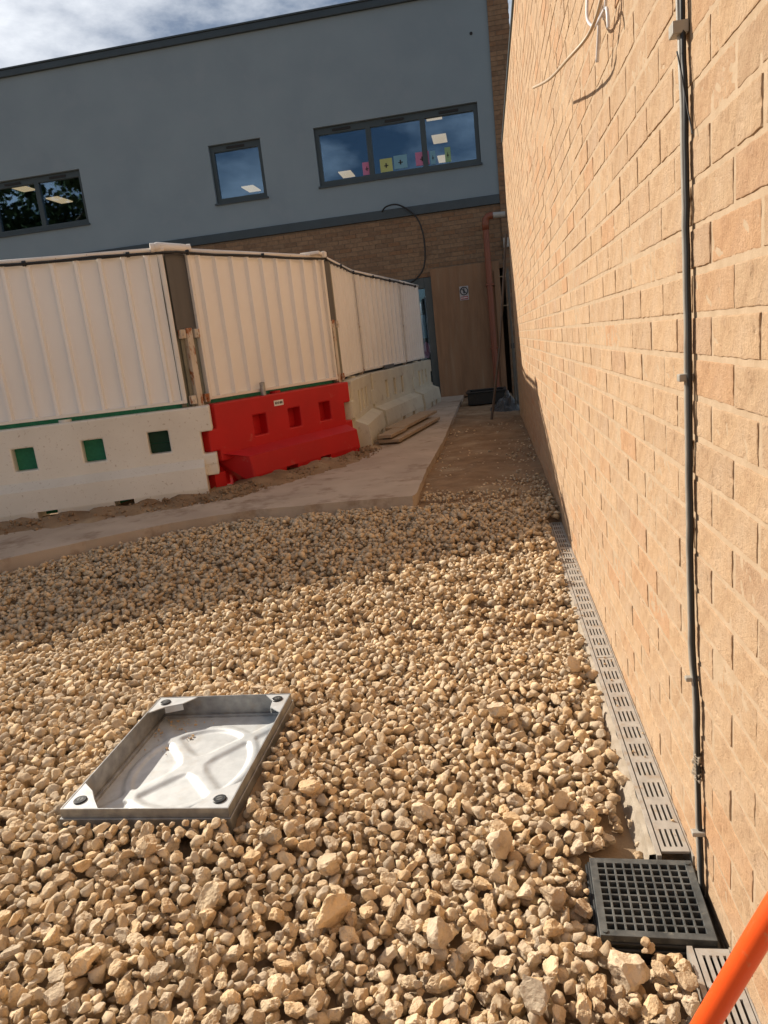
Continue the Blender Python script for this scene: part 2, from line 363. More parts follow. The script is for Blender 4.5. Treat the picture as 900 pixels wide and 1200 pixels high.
# rendered upper wall with window openings
xs = sorted({XL, XR, *[w[0] for w in wins], *[w[1] for w in wins]}); zs = [BT, 4.04, 4.07, 5.0, 5.03, 5.04, FB]
def upsolid(i, j):
    x = (xs[i]+xs[i+1])/2; z = (zs[j]+zs[j+1])/2
    return not any(w[0] < x < w[1] and w[2] < z < w[3] for w in wins)
MY = Matrix(((1,0,0,0),(0,0,-1,FY+.25),(0,1,0,0),(0,0,0,1)))  # plate z -> -y
b = MB(); b.grid(xs, zs, upsolid, 0, .25, MY); b.build('upper_wall', clad_m, bl)
b = MB(); b.box((XL, FY-.055, FB), (XR-.003, FY+.4, RT-.03)); b.box((XL, FY-.075, RT-.03), (XR-.003, FY+.4, RT)); b.build('fascia', trim_m, bl, bevel=.006)
b = MB(); b.box((XL, FY-.045, BB), (XR-.003, FY+.2, BT)); b.build('flashing_band', trim_m, bl, bevel=.004)
b = MB(); b.box((XL, FY+.4, RT-.12), (XP-.01, FY+9.0, RT-.05)); b.build('roof', flash_m, bl)
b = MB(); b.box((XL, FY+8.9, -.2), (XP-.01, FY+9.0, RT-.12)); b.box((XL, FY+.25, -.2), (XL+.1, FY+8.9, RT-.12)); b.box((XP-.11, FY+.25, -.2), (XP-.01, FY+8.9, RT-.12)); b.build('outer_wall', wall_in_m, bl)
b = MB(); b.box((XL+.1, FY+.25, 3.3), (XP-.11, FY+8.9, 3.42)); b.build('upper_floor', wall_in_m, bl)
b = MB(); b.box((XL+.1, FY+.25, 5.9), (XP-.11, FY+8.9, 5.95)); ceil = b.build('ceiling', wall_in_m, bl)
# ground floor brickwork + pilaster (real bricks, joined: each is under 6 px high)
DX0, DX1, DZ = -1.92, -.90, 2.30
b = MB(); gx = sorted({XL, DX0, .28, XR})
b.grid(gx, [-.2, DZ, BB-.003], lambda i, j: not (j == 0 and DX0 < (gx[i]+gx[i+1])/2), 0, .25, Matrix.Translation((0,.006,0)) @ MY)
b.box((.14, FY+.9, -.2), (XR+.2, FY+1.0, 2.5)); b.box((XR, FY-.024, -.2), (XP-.006, FY+.2, RT-.004)); b.build('mortar', dmortar_m, bl)  # opening and deeper back wall added to darken the corner by the pipe
b = MB()
def fbricks(x0, x1, za, zb, yf):
    k = 0; z = za
    while z + .065 <= zb + .001:
        x = x0 - (.1125 if k % 2 else 0)
        while x < x1:
            a, c = max(x, x0), min(x+.215, x1)
            if c - a > .03 and not (DX0 < (a+c)/2 and z < DZ - .03 and yf == FY):
                b.cur = random.random(); b.box((a, yf + random.uniform(-.002,.002), z), (c, yf+.06, z+.065))
            x += .225
        z += .075; k += 1
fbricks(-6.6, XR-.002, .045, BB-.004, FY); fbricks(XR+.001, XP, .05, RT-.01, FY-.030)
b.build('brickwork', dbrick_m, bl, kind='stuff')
for (x0, x1, za, zb, n) in wins:
    b = MB(); fw = .075; nxs = [x0]; pw = (x1-x0)/n
    for q in range(n): nxs += [x0+q*pw+fw*(1 if q == 0 else .62), x0+(q+1)*pw-fw*(1 if q == n-1 else .62)]
    nxs += [x1]
    b.grid(nxs, [za, za+.085, zb-.115, zb], lambda i, j: not (j == 1 and i % 2 == 1), 0, .07, Matrix.Translation((0,-.12,0)) @ MY)
    w = b.build('window', frame_m, bl, bevel=.006)
    b = MB(); b.box((x0-.02, FY-.035, za-.035), (x1+.02, FY+.12, za-.002)); b.build('sill', trim_m, w)
    for q in range(n):
        b = MB(); b.box((nxs[1+2*q]-.005, FY+.095, za+.08), (nxs[2+2*q]+.005, FY+.105, zb-.11)); b.build('pane', glass_m, w)
        b = MB(); c = (nxs[1+2*q]+nxs[2+2*q])/2; b.box((c-.17, FY+.045, zb-.085), (c+.17, FY+.062, zb-.045)); b.build('vent', seal_m, w, bevel=.004)
# interior ceiling lights seen through the panes
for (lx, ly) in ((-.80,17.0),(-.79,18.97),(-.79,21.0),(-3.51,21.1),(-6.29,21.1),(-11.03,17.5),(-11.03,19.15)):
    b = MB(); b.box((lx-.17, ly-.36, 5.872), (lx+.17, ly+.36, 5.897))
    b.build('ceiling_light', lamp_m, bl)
papers = [(-1.98,4.17,.17,.21,pinkp_m,'pink paper stuck on the left pane of the triple window'),
 (-1.66,4.17,.24,.22,yellowp_m,'yellow green paper in lower left corner of the middle pane'),
 (-1.41,4.19,.26,.22,bluep_m,'light blue paper beside the yellow one in the middle pane'),
 (-1.02,4.19,.26,.22,pinkp_m,'pink paper near the right of the middle window pane'),
 (-.76,4.18,.10,.22,bluep_m,'pale blue strip of paper at right edge of middle pane'),
 (-.50,4.18,.11,.24,greenp_m,'green paper at lower left corner of the right window pane')]
for (x, z, w, h, m, lab) in papers:
    p = thing('window_paper', lab, 'paper', (x, FY+.090, z), 0, 'coloured papers on the window')
    b = MB(); b.box((x, FY+.090, z), (x+w*.92, FY+.0925, z+h)); b.build('sheet', m, p)
    b = MB(); b.box((x+w*.4, FY+.0885, z+h*.3), (x+w*.5, FY+.0903, z+h*.65)); b.box((x+w*.3, FY+.0885, z+h*.42), (x+w*.62, FY+.0903, z+h*.5)); b.build('drawing', ink_m, p)
# small dark vent hole in the render near the right end
b = MB(); b.tube([(.10,FY-.012,6.08),(.10,FY+.02,6.08)], .025, 12); b.build('vent_outlet', seal_m, bl)
# doorway with dark frame left of the plywood
b = MB(); b.box((DX0+.012, FY-.03, .06), (DX0+.09, FY+.10, DZ-.012)); b.box((-1.06, FY-.03, .06), (-.915, FY+.10, DZ-.012)); b.box((DX0+.09, FY-.03, DZ-.20), (-1.06, FY+.10, DZ-.012)); b.box((DX0+.09, FY-.03, .06), (-1.06, FY+.08, .18))
df = b.build('door_frame', frame_m, bl, bevel=.005)
b = MB(); b.box((DX0+.09, FY+.03, .18), (-1.06, FY+.04, DZ-.20)); b.build('door_glass', glass_m, df)
b = MB(); b.box((-1.03, FY-.006, .061), (.279, FY+.02, DZ-.011)); b.build('doorway_board', wall_in_m, bl)
p = thing('door_poster', 'pale blue sheet taped inside the dark glazed door', 'poster', (-1.2, FY, 1.25)); b = MB(); b.box((-1.32, FY+.045, 1.22), (-1.10, FY+.048, 1.64)); b.build('sheet', bluep_m, p)
p = thing('door_poster', 'small pink cut out low on the dark glazed door', 'poster', (-1.2, FY, .85)); b = MB(); b.prism([(-.06,-.13),(.03,-.15),(.07,-.02),(.05,.12),(-.01,.16),(-.06,.08)], 0, .003, Matrix.Translation((-1.13,FY+.045,1.0)) @ Matrix.Rotation(rad(90),4,'X')); b.build('sheet', pinkp_m, p)
# plywood sheet with sign
pl = thing('plywood_panel', 'tall plywood sheet covering the doorway in the corner', 'plywood sheet', (-.32, 13.49, .1))
b = MB(); b.box((-.925, 13.475, .09), (.30, 13.50, 2.41)); b.build('sheet', ply_m, pl, bevel=.003)
sg = thing('safety_sign', 'small white sign with round prohibition symbol on the plywood', 'sign', (-.34, 13.47, 1.93))
M_ = lambda x, z: Matrix.Translation((x, 13.474, z)) @ Matrix.Rotation(rad(90), 4, 'X')
b = MB(); b.box((-.43, 13.466, 1.81), (-.27, 13.4745, 2.05)); b.build('plate', signw_m, sg)
b = MB()
ring = [(math.cos(q)*r_, math.sin(q)*r_) for r_ in (.075,.058) for q in np.linspace(0, 2*math.pi, 24, endpoint=False)]
b.add([M_(-.35,1.965) @ Vector((x, y, .0115)) for x, y in ring], [(i, (i+1)%24, 24+(i+1)%24, 24+i) for i in range(24)])
b.box((-.062,-.007,.0105), (.062,.007,.0125), M_(-.35,1.965) @ Matrix.Rotation(rad(-45),4,'Z'))
b.tube([M_(-.35,1.965) @ Vector((0,.035,.010)), M_(-.35,1.965) @ Vector((0,.035,.0118))], .013, 10); b.box((-.014,-.04,.010), (.014,.02,.0115), M_(-.35,1.965)); b.build('symbol', ink_m, sg)
b = MB(); b.box((-.415, 13.4635, 1.822), (-.285, 13.4665, 1.872)); b.build('caption_block', maroon_m, sg)
b = MB()
for q in range(5): b.box((-.405+q*.023, 13.4615, 1.838), (-.390+q*.023, 13.4636, 1.858))
b.build('caption_lettering', paperw_m, sg)
# soil pipe
sp_ = thing('soil_pipe', 'terracotta brown soil pipe rising beside the plywood and bending right', 'drain pipe', (.11, 13.36, 0))
b = MB(); b.tube([(.115,13.36,.02),(.112,13.36,1.5),(.112,13.36,2.95)], .052, 16); b.build('pipe', pipe_m, sp_, smooth=False)
b = MB(); b.tube([(.112,13.36,2.93),(.112,13.36,3.03),(.125,13.36,3.10),(.16,13.36,3.145),(.215,13.36,3.155),(.25,13.36,3.155)], .060, 16); b.build('elbow', pipe_m, sp_, smooth=True)
b = MB(); b.tube([(.245,13.36,3.155),(.46,13.36,3.145)], .048, 16); b.build('coupling', greypl_m, sp_)
for z in (.9, 2.0):
    b = MB(); b.box((.04, 13.31, z), (.19, 13.57, z+.03)); b.build('bracket', pipe_m, sp_)
jb = thing('junction_box', 'small white box fixed on the brick corner beside the pipe', 'junction box', (.46, 13.5, 2.7))
b = MB(); b.box((.40, 13.48, 2.62), (.50, 13.569, 2.78)); b.build('case', greypl_m, jb, bevel=.01)
b = MB(); b.box((.405, 13.474, 2.69), (.495, 13.481, 2.775)); b.build('lid', greypl_m, jb, bevel=.004)
b = MB(); b.tube(smooth_path([(-1.69,13.545,3.50),(-1.60,13.49,3.56),(-1.411,13.47,3.567),(-1.223,13.47,3.457),(-1.058,13.48,3.265),(-.985,13.5,2.938),(-1.02,13.52,2.506),(-1.184,13.53,2.289),(-1.4,13.54,2.2)]), .014, 8)
tag(b.build('loose_cable', darkcable_m, smooth=True), 'black cable looping off the grey band down to the door frame', 'cable')
# narrow board + ledges behind the pipe
b = MB(); b.box((.20, 13.44, .08), (.30, 13.47, 2.25)); tag(b.build('timber_board', ply_m, bevel=.003), 'narrow upright board behind the soil pipe in the dark corner', 'board')
bt = thing('wall_tie_rods', 'two thin pale rods across the dark corner behind the leaning pole', 'rods', (.38, 13.4, 1.9))
for z in (1.62, 2.12):
    b = MB(); b.tube([(.29,13.42,z+.01),(.44,13.42,z+.012)], .008, 6); b.build('rod', wood_m, bt)

# ---------------------------------------------------------------- water filled barriers with hoarding
def barrier(name, label, L_, m, a, ang, group, narrow=False, holes=(.295,.56,.82)):
    t = thing(name, label, 'barrier', (a[0], a[1], .115), ang, group)
    h = .735; zsh = .255; zs2 = .31; vf = -.26; vt = -.115
    zz = [0, .16, .335, .53, h]
    # upper body: plate in u-z with holes, from v=-vt to vt
    MV = Matrix(((1,0,0,0),(0,0,-1,0),(0,1,0,0),(0,0,0,1)))
    hw = .082 if not narrow else .065; hc = [L_*q for q in (holes if not narrow else (.30,.5,.70))]
    ux = [-.10, 0]; 
    for c in hc: ux += [c-hw, c+hw]
    ux += [L_, L_+.10]; zl = .40 if not narrow else .37; zh = .578 if not narrow else .60; zs_ = [zs2-.06, .345, zl, .53, zh, h]
    def sol(i, j):
        z = (zs_[j]+zs_[j+1])/2
        if i == 0: return .345 < z < .53
        if i == len(ux)-2: return z > .53 or z < .345
        if i % 2 == 0 and i > 0: return not (zl < z < zh)
        return True
    b = MB(); b.grid(ux, zs_, sol, vt, -vt, MV)
    if narrow: pass
    body = b.build('body', m, t, bevel=.012, local=True)
    if not narrow:
        b = MB(); b.box((L_-.04, vt+.004, .165), (L_+.098, -vt-.004, .3445)); b.build('hinge_lug', m, t, bevel=.012, local=True)
    b = MB()
    # foot: profile extruded along u, in three pieces so the two fork slots are open
    f0, f1 = .02, L_-.005; first_ch = not narrow; f0 = -.005 if narrow else f0
    slots = [(L_*.40-.075, L_*.40+.075), (L_*.68-.075, L_*.68+.075)]
    us = [f0]
    for s_ in slots: us += list(s_)
    us += [f1]
    for i in range(len(us)-1):
        zb = 0 if i % 2 == 0 else .085
        prof = [(vf+.01, zb), (vf, max(zb,.085)), (vf+.02, zsh), (vt-.001, zs2), (-vt+.001, zs2), (-vf-.02, zsh), (-vf, max(zb,.085)), (-vf-.01, zb)]
        n = len(prof); ch = .20 if first_ch else .0
        ends = []
        for u, first, last in ((us[i], i == 0, False), (us[i+1], False, i == len(us)-2)):
            ring = []
            for (v, z) in prof:
                uu = u
                if (first or last): uu = u + (ch if first else 0)*max(0, (abs(v)-.115)/.145)
                ring.append((uu, v, z))
            ends.append(ring)
        b.add(ends[0]+ends[1], [(k, (k+1)%n, n+(k+1)%n, n+k) for k in range(n)] + [tuple(range(n-1,-1,-1)), tuple(range(n,2*n))])
    # lower hinge tongues
    b.box((-.10, vt+.01, 0), (.02, -vt-.01, .16)); 
    b.build('foot', m, t, local=True)
    if not narrow:
        b = MB(); b.box((f0+.15, -.02, .02), (L_-.12, -.012, .70)); b.build('back_web', green_m if m is whitepl_m else m, t, local=True)
        b = MB(); b.box((-.09, .03, .02), (f0+.155, .04, .70)); b.box((L_-.125, .03, .02), (L_+.06, .04, .70)); b.build('light_stop_web', m, t, local=True, kind='stuff')  # plates added behind the hinge gaps so no sun leaks through
    else:
        b = MB(); b.box((-.12, -.085, .02), (L_-.02, -.03, .68)); b.build('back_web', m, t, local=True)  # recess backing, lengthened past the hinge to block the sun there
    b = MB(); b.tube([(L_*.5, 0, h-.004), (L_*.5, 0, h+.02)], .05, 14); b.build('filler_cap', m, t, local=True)
    return t
def panel(label, a, c, z0_, z1_, group, nribs, rd=.036):
    """corrugated hoarding panel from a to c (plan)"""
    A, ang, L_ = seg((*a, 0), (*c, 0))
    t = thing('hoarding_section', label, 'hoarding panel', (a[0], a[1], z0_), ang, group)
    h = z1_ - z0_; pitch = (L_-.07)/nribs; e = .012
    pts = [(.03, 0)]
    for q in range(nribs):
        u = .035 + q*pitch; pts += [(u+pitch*.37, 0), (u+pitch*.42, -rd), (u+pitch*.55, -rd), (u+pitch*.62, 0)]
    pts += [(L_-.03, 0)]
    n = len(pts); vs = []
    for z in (.02, h*.33, h*.66, h-.02):
        for i, (u, v) in enumerate(pts): vs.append((u, v + .004*noise.noise((u*3+a[0], z*2, 1)), z))
    b = MB(); b.add(vs, [(j*n+i, j*n+i+1, (j+1)*n+i+1, (j+1)*n+i) for j in range(3) for i in range(n-1)])
    sh = b.build('sheet', sheet_m, t, local=True); sd = sh.modifiers.new('thickness', 'SOLIDIFY'); sd.thickness = .002
    b = MB(); b.box((0, -.034, 0), (.030, .012, h)); b.build('side_frame', sheetw_m, t, local=True, bevel=.003)
    b = MB(); b.box((L_-.030, -.034, 0), (L_, .012, h)); b.build('side_frame', sheetw_m, t, local=True, bevel=.003)
    b = MB(); b.box((.0305, -.034, 0), (L_-.0305, .012, .026)); b.build('bottom_frame', sheetw_m, t, local=True, bevel=.003)
    b = MB(); b.tube([(-.02, -.022, h+.010), (L_+.02, -.022, h+.010)], .019, 10); b.build('top_rail', sheetw_m, t, local=True, smooth=True)
    return t
def joint(label, a, zt, group, w=.19, ang=0, loc=None):
    """post between panels: grey filler plate above, rusty post and strips below"""
    t = thing('hoarding_post', label, 'post', (a[0], a[1], .86), ang, group)
    zb = .60 if w > .1 else .60; ht = zt - .86
    b = MB(); b.box((-w/2-.05, .022, -.06), (w/2+.05, .030, ht-.01)); b.build('light_stop_strip', gstrip_m, t, local=True)  # added behind the joint to stop sun streaking through onto the path
    b = MB(); b.box((-w/2, -.010, zb), (w/2, .002, ht)); b.build('filler_plate', galv_m, t, local=True, bevel=.002)
    for s_ in (-1, 1):
        b = MB(); b.box((s_*w*.28-w*.09, .0, -.02), (s_*w*.28+w*.09, .008, zb)); b.build('infill_strip', gstrip_m, t, local=True)
    b = MB(); b.box((-w*.15, -.035, -.05), (w*.15, .03, zb+.02)); b.build('post', rust_m, t, local=True, bevel=.004)
    for s_ in (-1, 1):
        for z in (zb-.03, .04):
            b = MB(); b.box((s_*w*.36-w*.13, -.045, z-.03), (s_*w*.36+w*.13, -.008, z+.04)); br = b.build('bracket', rust_m, t, local=True, bevel=.005)
            b = MB(); b.tube([(s_*w*.36, -.044, z), (s_*w*.36, -.056, z)], .012, 6); b.build('bolt', rust_m, br, local=True)
    return t
P1, P2, P3, P4, P5, P6 = (-2.47,5.63), (-2.37,5.82), (-1.57,7.32), (-1.585,8.95), (-1.285,11.15), (-1.12,12.55)
dl = Vector((1, .36)).normalized()   # direction of the left run
PL1 = (P1[0]-dl.x*2.0, P1[1]-dl.y*2.0); PL2 = (PL1[0]-dl.x*2.05, PL1[1]-dl.y*2.05); PL1b = (PL1[0]-dl.x*.06, PL1[1]-dl.y*.06)
GP = 'white corrugated hoarding panels'; GB = 'plastic barriers below the hoarding'; GJ = 'posts between the hoarding panels'
Z0, Z1 = .885, 2.075
panel('hoarding panel at the far left, mostly beyond the picture edge', PL2, PL1b, Z0, Z1, GP, 11)
panel('leftmost large white hoarding panel above the white barrier with green windows', PL1, P1, Z0, Z1, GP, 11)
panel('warm cream hoarding panel directly above the red barrier', P2, P3, Z0, Z1, GP, 9)
e34 = Vector((P4[0]-P3[0], P4[1]-P3[1])).normalized()
panel('narrow looking hoarding panel just right of the red barrier, seen edge on', (P3[0]+e34.x*.10, P3[1]+e34.y*.10), P4, Z0, Z1, GP, 8, .036)
panel('hoarding panel with broad ribs near the far end of the run', (P4[0]+.01, P4[1]+.06), P5, Z0, Z1, GP, 9, .042)
panel('last hoarding panel, beside the dark glazed door', (P5[0]+.01, P5[1]+.07), P6, Z0, Z1, GP, 8, .042)
aj = math.atan2(P2[1]-P1[1], P2[0]-P1[0])
joint('post at the far left between the leftmost hoarding panels', (PL1[0]-.03, PL1[1]+.0), 2.06, GJ, .10, .3)
joint('wide grey plate and rusty post at the bend left of the red barrier', ((P1[0]+P2[0])/2, (P1[1]+P2[1])/2+.01), 2.06, GJ, .20, aj)
joint('narrow grey plate and post at the right end of the red barrier', (P3[0]+.01, P3[1]+.06), 2.06, GJ, .13, aj-.05)
for (pa, lab) in ((P4, 'thin post between the second and third panels from the door'), (P5, 'thin post beside the last panel before the door')):
    joint(lab, (pa[0]-.02, pa[1]+.03), 2.06, GJ, .07, aj+.25)
cc = thing('corner_cap', 'rounded white cap over the bend in the hoarding top rail', 'cap', (P1[0], P1[1], 2.08))
b = MB(); b.tube([(P1[0]-.06,P1[1]-.05,2.10),(P1[0]-.02,P1[1]-.035,2.108),(P2[0]-.0,P2[1]-.03,2.103),(P2[0]+.04,P2[1]+.03,2.10)], [.030,.034,.034,.030], 12); b.build('cover', sheetw_m, cc, smooth=True)
for q in ((P1[0]-.055,P1[1]-.05),(P2[0]+.035,P2[1]+.025)):
    b = MB(); b.tube([(q[0]-.012,q[1]-.006,2.10),(q[0]+.014,q[1]+.008,2.10)], .038, 12); b.build('collar', sheetw_m, cc)
c2 = thing('rail_clamp', 'flat white clamp on the hoarding top right of the red barrier', 'clamp', (P3[0], P3[1], 2.09))
b = MB(); b.box((P3[0]-.16, P3[1]-.20, 2.095), (P3[0]+.03, P3[1]+.02, 2.125)); b.build('plate', sheetw_m, c2, bevel=.006)
b = MB(); b.box((P3[0]+.02, P3[1]-.05, 2.075), (P3[0]+.055, P3[1]+.04, 2.135)); b.build('jaw', sheetw_m, c2, bevel=.005)
# black cable lying under the rail with clips
path = []
for p_, q_ in ((PL2,P1),(P1,P2),(P2,P3),(P3,P4),(P4,P5),(P5,P6)):
    d = Vector((q_[0]-p_[0], q_[1]-p_[1])); n = Vector((d.y, -d.x)).normalized(); k = max(2, int(d.length/.25))
    for i in range(k):
        t = i/k; x, y = lerp(p_[0],q_[0],t), lerp(p_[1],q_[1],t)
        path.append((x+n.x*.045, y+n.y*.045, 2.062 + .005*math.sin(len(path)*1.9)))
hc = thing('hoarding_cable', 'black cable clipped along the top edge of the white hoarding', 'cable', (P1[0], P1[1], 2.06))
b = MB(); b.tube(path, .011, 7); b.build('cable', darkcable_m, hc, smooth=True)
for i in range(3, len(path), 3):
    p_ = path[i]; b = MB(); b.tube([(p_[0]-.012,p_[1]-.003,p_[2]+.004),(p_[0]+.012,p_[1]+.003,p_[2]+.004)], .021, 8); b.build('clip', darkcable_m, hc)
# green netting between barrier top and panels; dark far lengths are added to block light
gn = thing('green_netting', 'green netting, then added dark strips blocking light, in the gap under the hoarding panels', 'netting', (P1[0], P1[1], .85))
for p_, q_ in ((PL2,P1),(P1,P2),(P2,P3),(P3,P4),(P4,P5),(P5,P6)):
    d = Vector((q_[0]-p_[0], q_[1]-p_[1], 0)); n = Vector((-d.y, d.x, 0)).normalized(); A = Vector((*p_,0)); B = Vector((*q_,0))
    b = MB(); v = []
    for X in (A, B):
        for off, z in ((.030,.60),(.036,.60),(.036,.93),(.030,.93)): v.append(X + n*off + Vector((0,0,z)))
    b.add(v, [(0,4,5,1),(1,5,6,2),(2,6,7,3),(3,7,4,0),(0,1,2,3),(7,6,5,4)]); b.build('strip', green_m if p_[0] < -2.0 else seal_m, gn)  # past the red barrier: added dark strip that keeps light out of the gap
# barriers (local x along the run, -y faces the path)
def put_barrier(label, a, c, m, shift=0, narrow=False, holes=(.295,.56,.82)):
    A, ang, L_ = seg((*a,0), (*c,0))
    n = Vector((-math.sin(ang), math.cos(ang)))
    return barrier('water_filled_barrier', label, L_, m, (a[0]+n.x*shift, a[1]+n.y*shift), ang, GB, narrow=narrow, holes=holes)
put_barrier('white barrier at the far left, mostly beyond the picture edge', PL2, (PL1[0]-.10*dl.x, PL1[1]-.10*dl.y), whitepl_m)
put_barrier('long off white barrier with three square holes showing green, left of the red one', PL1, (P1[0]+.07*dl.x, P1[1]+.07*dl.y), whitepl_m, holes=(.340,.592,.838))
redb = put_barrier('red plastic barrier with three square holes and a white sticker', (P2[0]-.02,P2[1]-.04), (P3[0]-.02, P3[1]-.04), redpl_m)
put_barrier('first cream barrier right of the red one, turned away along the path', (P3[0]+.02, P3[1]+.14), (P4[0]-.01, P4[1]-.04), cream_m, narrow=True)
put_barrier('middle cream barrier behind the stacked planks', (P4[0]+.01, P4[1]+.08), (P5[0]-.01, P5[1]-.04), cream_m, narrow=True)
put_barrier('last cream barrier beside the dark door frame', (P5[0]+.01, P5[1]+.08), (P6[0], P6[1]), cream_m, narrow=True)
wb = [o for o in bpy.data.objects if o.get('label', '').startswith('long off white barrier')][0]
LB = ((P1[0]+.07*dl.x-PL1[0])**2 + (P1[1]+.07*dl.y-PL1[1])**2)**.5; uc = LB*.838
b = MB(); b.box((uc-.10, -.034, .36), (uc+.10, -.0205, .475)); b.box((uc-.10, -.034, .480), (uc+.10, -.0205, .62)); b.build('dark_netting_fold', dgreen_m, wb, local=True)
# sticker on the red barrier, local coords
st = thing('sticker', 'small white printed sticker on the front of the red barrier', 'sticker', (0,0,0)); st.matrix_basis = redb.matrix_basis.copy()
b = MB(); b.box((.70,-.1185,.625), (.82,-.1158,.675)); b.build('label', paperw_m, st, local=True)
b = MB()
for i, w_ in enumerate((.012,.006,.010,.006,.012,.011,.009)): b.box((.712+i*.0143,-.1195,.640), (.712+i*.0143+w_,-.1183,.660+.003*(i%2)))
b.build('lettering', ink_m, st, local=True)
# steel stub standing behind the red barrier
ts = thing('steel_tube_stub', 'short upright steel tube poking up behind the red barrier', 'tube', (-2.05,6.36,.8))
b = MB(); b.tube([(-2.035,6.315,.78),(-2.035,6.315,.965)], .024, 16); b.build('tube', galv_m if False else alu_m, ts)
b = MB(); b.tube([(-2.035,6.315,.966),(-2.035,6.315,.9675)], .017, 12); b.build('bore_shade', seal_m, ts)  # flat black disc painted for the shade inside the tube
# dark folded sheet stuck in the gap over the middle cream barrier
b = MB(); b.box((-.28,-.045,0), (.28,-.02,.055), Matrix.Translation((-1.41,10.05,.855)) @ Matrix.Rotation(math.atan2(1.98,.21),4,'Z'))
tag(b.build('grey_packer', galv_m, bevel=.01), 'dark grey strip wedged on top of the middle cream barrier', 'packer')
# timber planks
for (x0, y0, ang, L_, z, w_, lab) in ((-1.13,7.62,1.40,1.9,.142,.24,'lowest timber plank of the stack lying on the path'),
      (-1.17,7.60,1.40,.62,.196,.16,'short plank lying at the near end of the stack'),
      (-1.13,8.18,1.405,1.62,.204,.235,'long top plank of the stack beside the cream barriers')):
    p = thing('timber_plank', lab, 'plank', (x0, y0, z), ang, 'stack of planks on the path')
    b = MB(); b.box((0,-w_/2,0), (L_,w_/2,.036)); b.build('board', wood_m, p, local=True, bevel=.004)
    b = MB()
    for u in (L_*.16, L_*.8): b.tube([(u,-w_*.3,.035),(u,-w_*.3,.0375)], .005, 6); b.tube([(u,w_*.28,.035),(u,w_*.28,.0375)], .005, 6)
    b.build('nail_head', galv_m, p, local=True)
for (x0, y0) in ((-1.13,7.75),(-.93,9.1)):
    b = MB(); b.box((-.12,-.03,.119), (.12,.03,.1415), Matrix.Translation((x0,y0,0)) @ Matrix.Rotation(.2,4,'Z')); tag(b.build('timber_batten', wood_m, bevel=.003), 'short batten under the %s end of the plank stack' % ('near' if y0 < 8 else 'far'), 'batten', 'battens under the planks')

# ---------------------------------------------------------------- corner clutter
b = MB(); b.tube([(-.02,9.62,.05),(.16,9.86,1.0),(.345,10.12,2.42)], .017, 8); tag(b.build('leaning_pole', polebr_m), 'long brown pole leaning from the dirt onto the wall corner', 'pole')
for i, (xa, ya, xb, yb, zt) in enumerate(((.345,10.60,.36,10.9,2.05),(.385,10.70,.345,11.0,2.0))):
    q = thing('propped_pole', ('left' if i == 0 else 'right') + ' one of two thin grey poles standing in the gap behind the wall corner', 'pole', (xa, ya, 0), 0, 'grey poles in the corner')
    b = MB(); b.tube([(xa,ya,.05),(xb,yb,zt)], .013, 8); b.build('rod', polegr_m, q)
    b = MB(); b.tube([(lerp(xa,xb,.47),lerp(ya,yb,.47),.93),(lerp(xa,xb,.5),lerp(ya,yb,.5),1.0)], .02, 8); b.build('joint', seal_m, q)
cr = thing('plastic_crate', 'low black plastic crate on the dirt in the dark corner', 'crate', (.0, 12.2, .06))
b = MB(); b.grid([-.38,-.35,.20,.23], [11.75,11.78,12.27,12.30], lambda i, j: not (i == 1 and j == 1), .075, .27); b.box((-.348,11.782,.078), (.198,12.268,.09)); b.build('body', black_m, cr, bevel=.006)
b = MB(); b.grid([-.40,-.345,.195,.25], [11.73,11.785,12.265,12.32], lambda i, j: not (i == 1 and j == 1), .255, .285); b.build('rim', black_m, cr, bevel=.008)
b = MB(); nx = 26; vs = []
for j in range(nx):
    for i in range(nx):
        u, v = i/(nx-1)*2-1, j/(nx-1)*2-1; r_ = math.hypot(u, v)
        hh = max(0, 1-r_)**.6*.26*(1+.7*u); vs.append((.20+u*.24+.02*noise.noise((u*4,v*4,2)), 10.9+v*.42, .055 + hh*(.8+.5*noise.noise((u*3,v*3,0))) + .022*noise.noise((u*9,v*9,4))*(r_ < .95)))
b.add(vs, [(j*nx+i, j*nx+i+1, (j+1)*nx+i+1, (j+1)*nx+i) for j in range(nx-1) for i in range(nx-1)])
tag(b.build('polythene_sheet', polythene_m), 'crumpled grey polythene heaped at the foot of the poles', 'plastic sheet')

# ---------------------------------------------------------------- wall cable and wires
wc = thing('wall_cable', 'grey cable clipped vertically down the sunlit brick wall', 'cable', (.36, 1.41, 0))
cp_ = [(.353,1.435,2.10),(.353,1.436,1.70),(.354,1.431,1.63),(.353,1.422,1.56),(.354,1.417,1.48),(.354,1.411,1.267),(.354,1.410,1.13),(.355,1.417,1.055),(.354,1.412,.95),(.354,1.410,.793),(.354,1.404,.60),(.353,1.398,.50),(.354,1.378,.43),(.354,1.370,.33),(.355,1.374,.26),(.354,1.362,.17),(.354,1.350,.03),(.36,1.345,-.03)]
b = MB(); b.tube(wavy(smooth_path([(p[0]+.007, p[1], p[2]) for p in cp_], 8), .006), .0055, 14); b.build('cable', cable_m, wc, smooth=True)
cp2 = [(.3615,1.428,2.10),(.3615,1.427,1.70),(.362,1.423,1.60),(.362,1.410,1.48),(.362,1.404,1.2),(.362,1.404,.9),(.362,1.396,.55),(.362,1.384,.46),(.362,1.366,.40),(.362,1.366,.30),(.362,1.368,.22),(.362,1.352,.12),(.362,1.342,-.02)]
b = MB(); b.tube(wavy(smooth_path([(p[0]+.0005, p[1]-.003, p[2]) for p in cp2], 8), .008), .0046, 10); b.build('cable', darkcable_m, wc, smooth=True)  # black tube added on the near side for the cable's shaded half
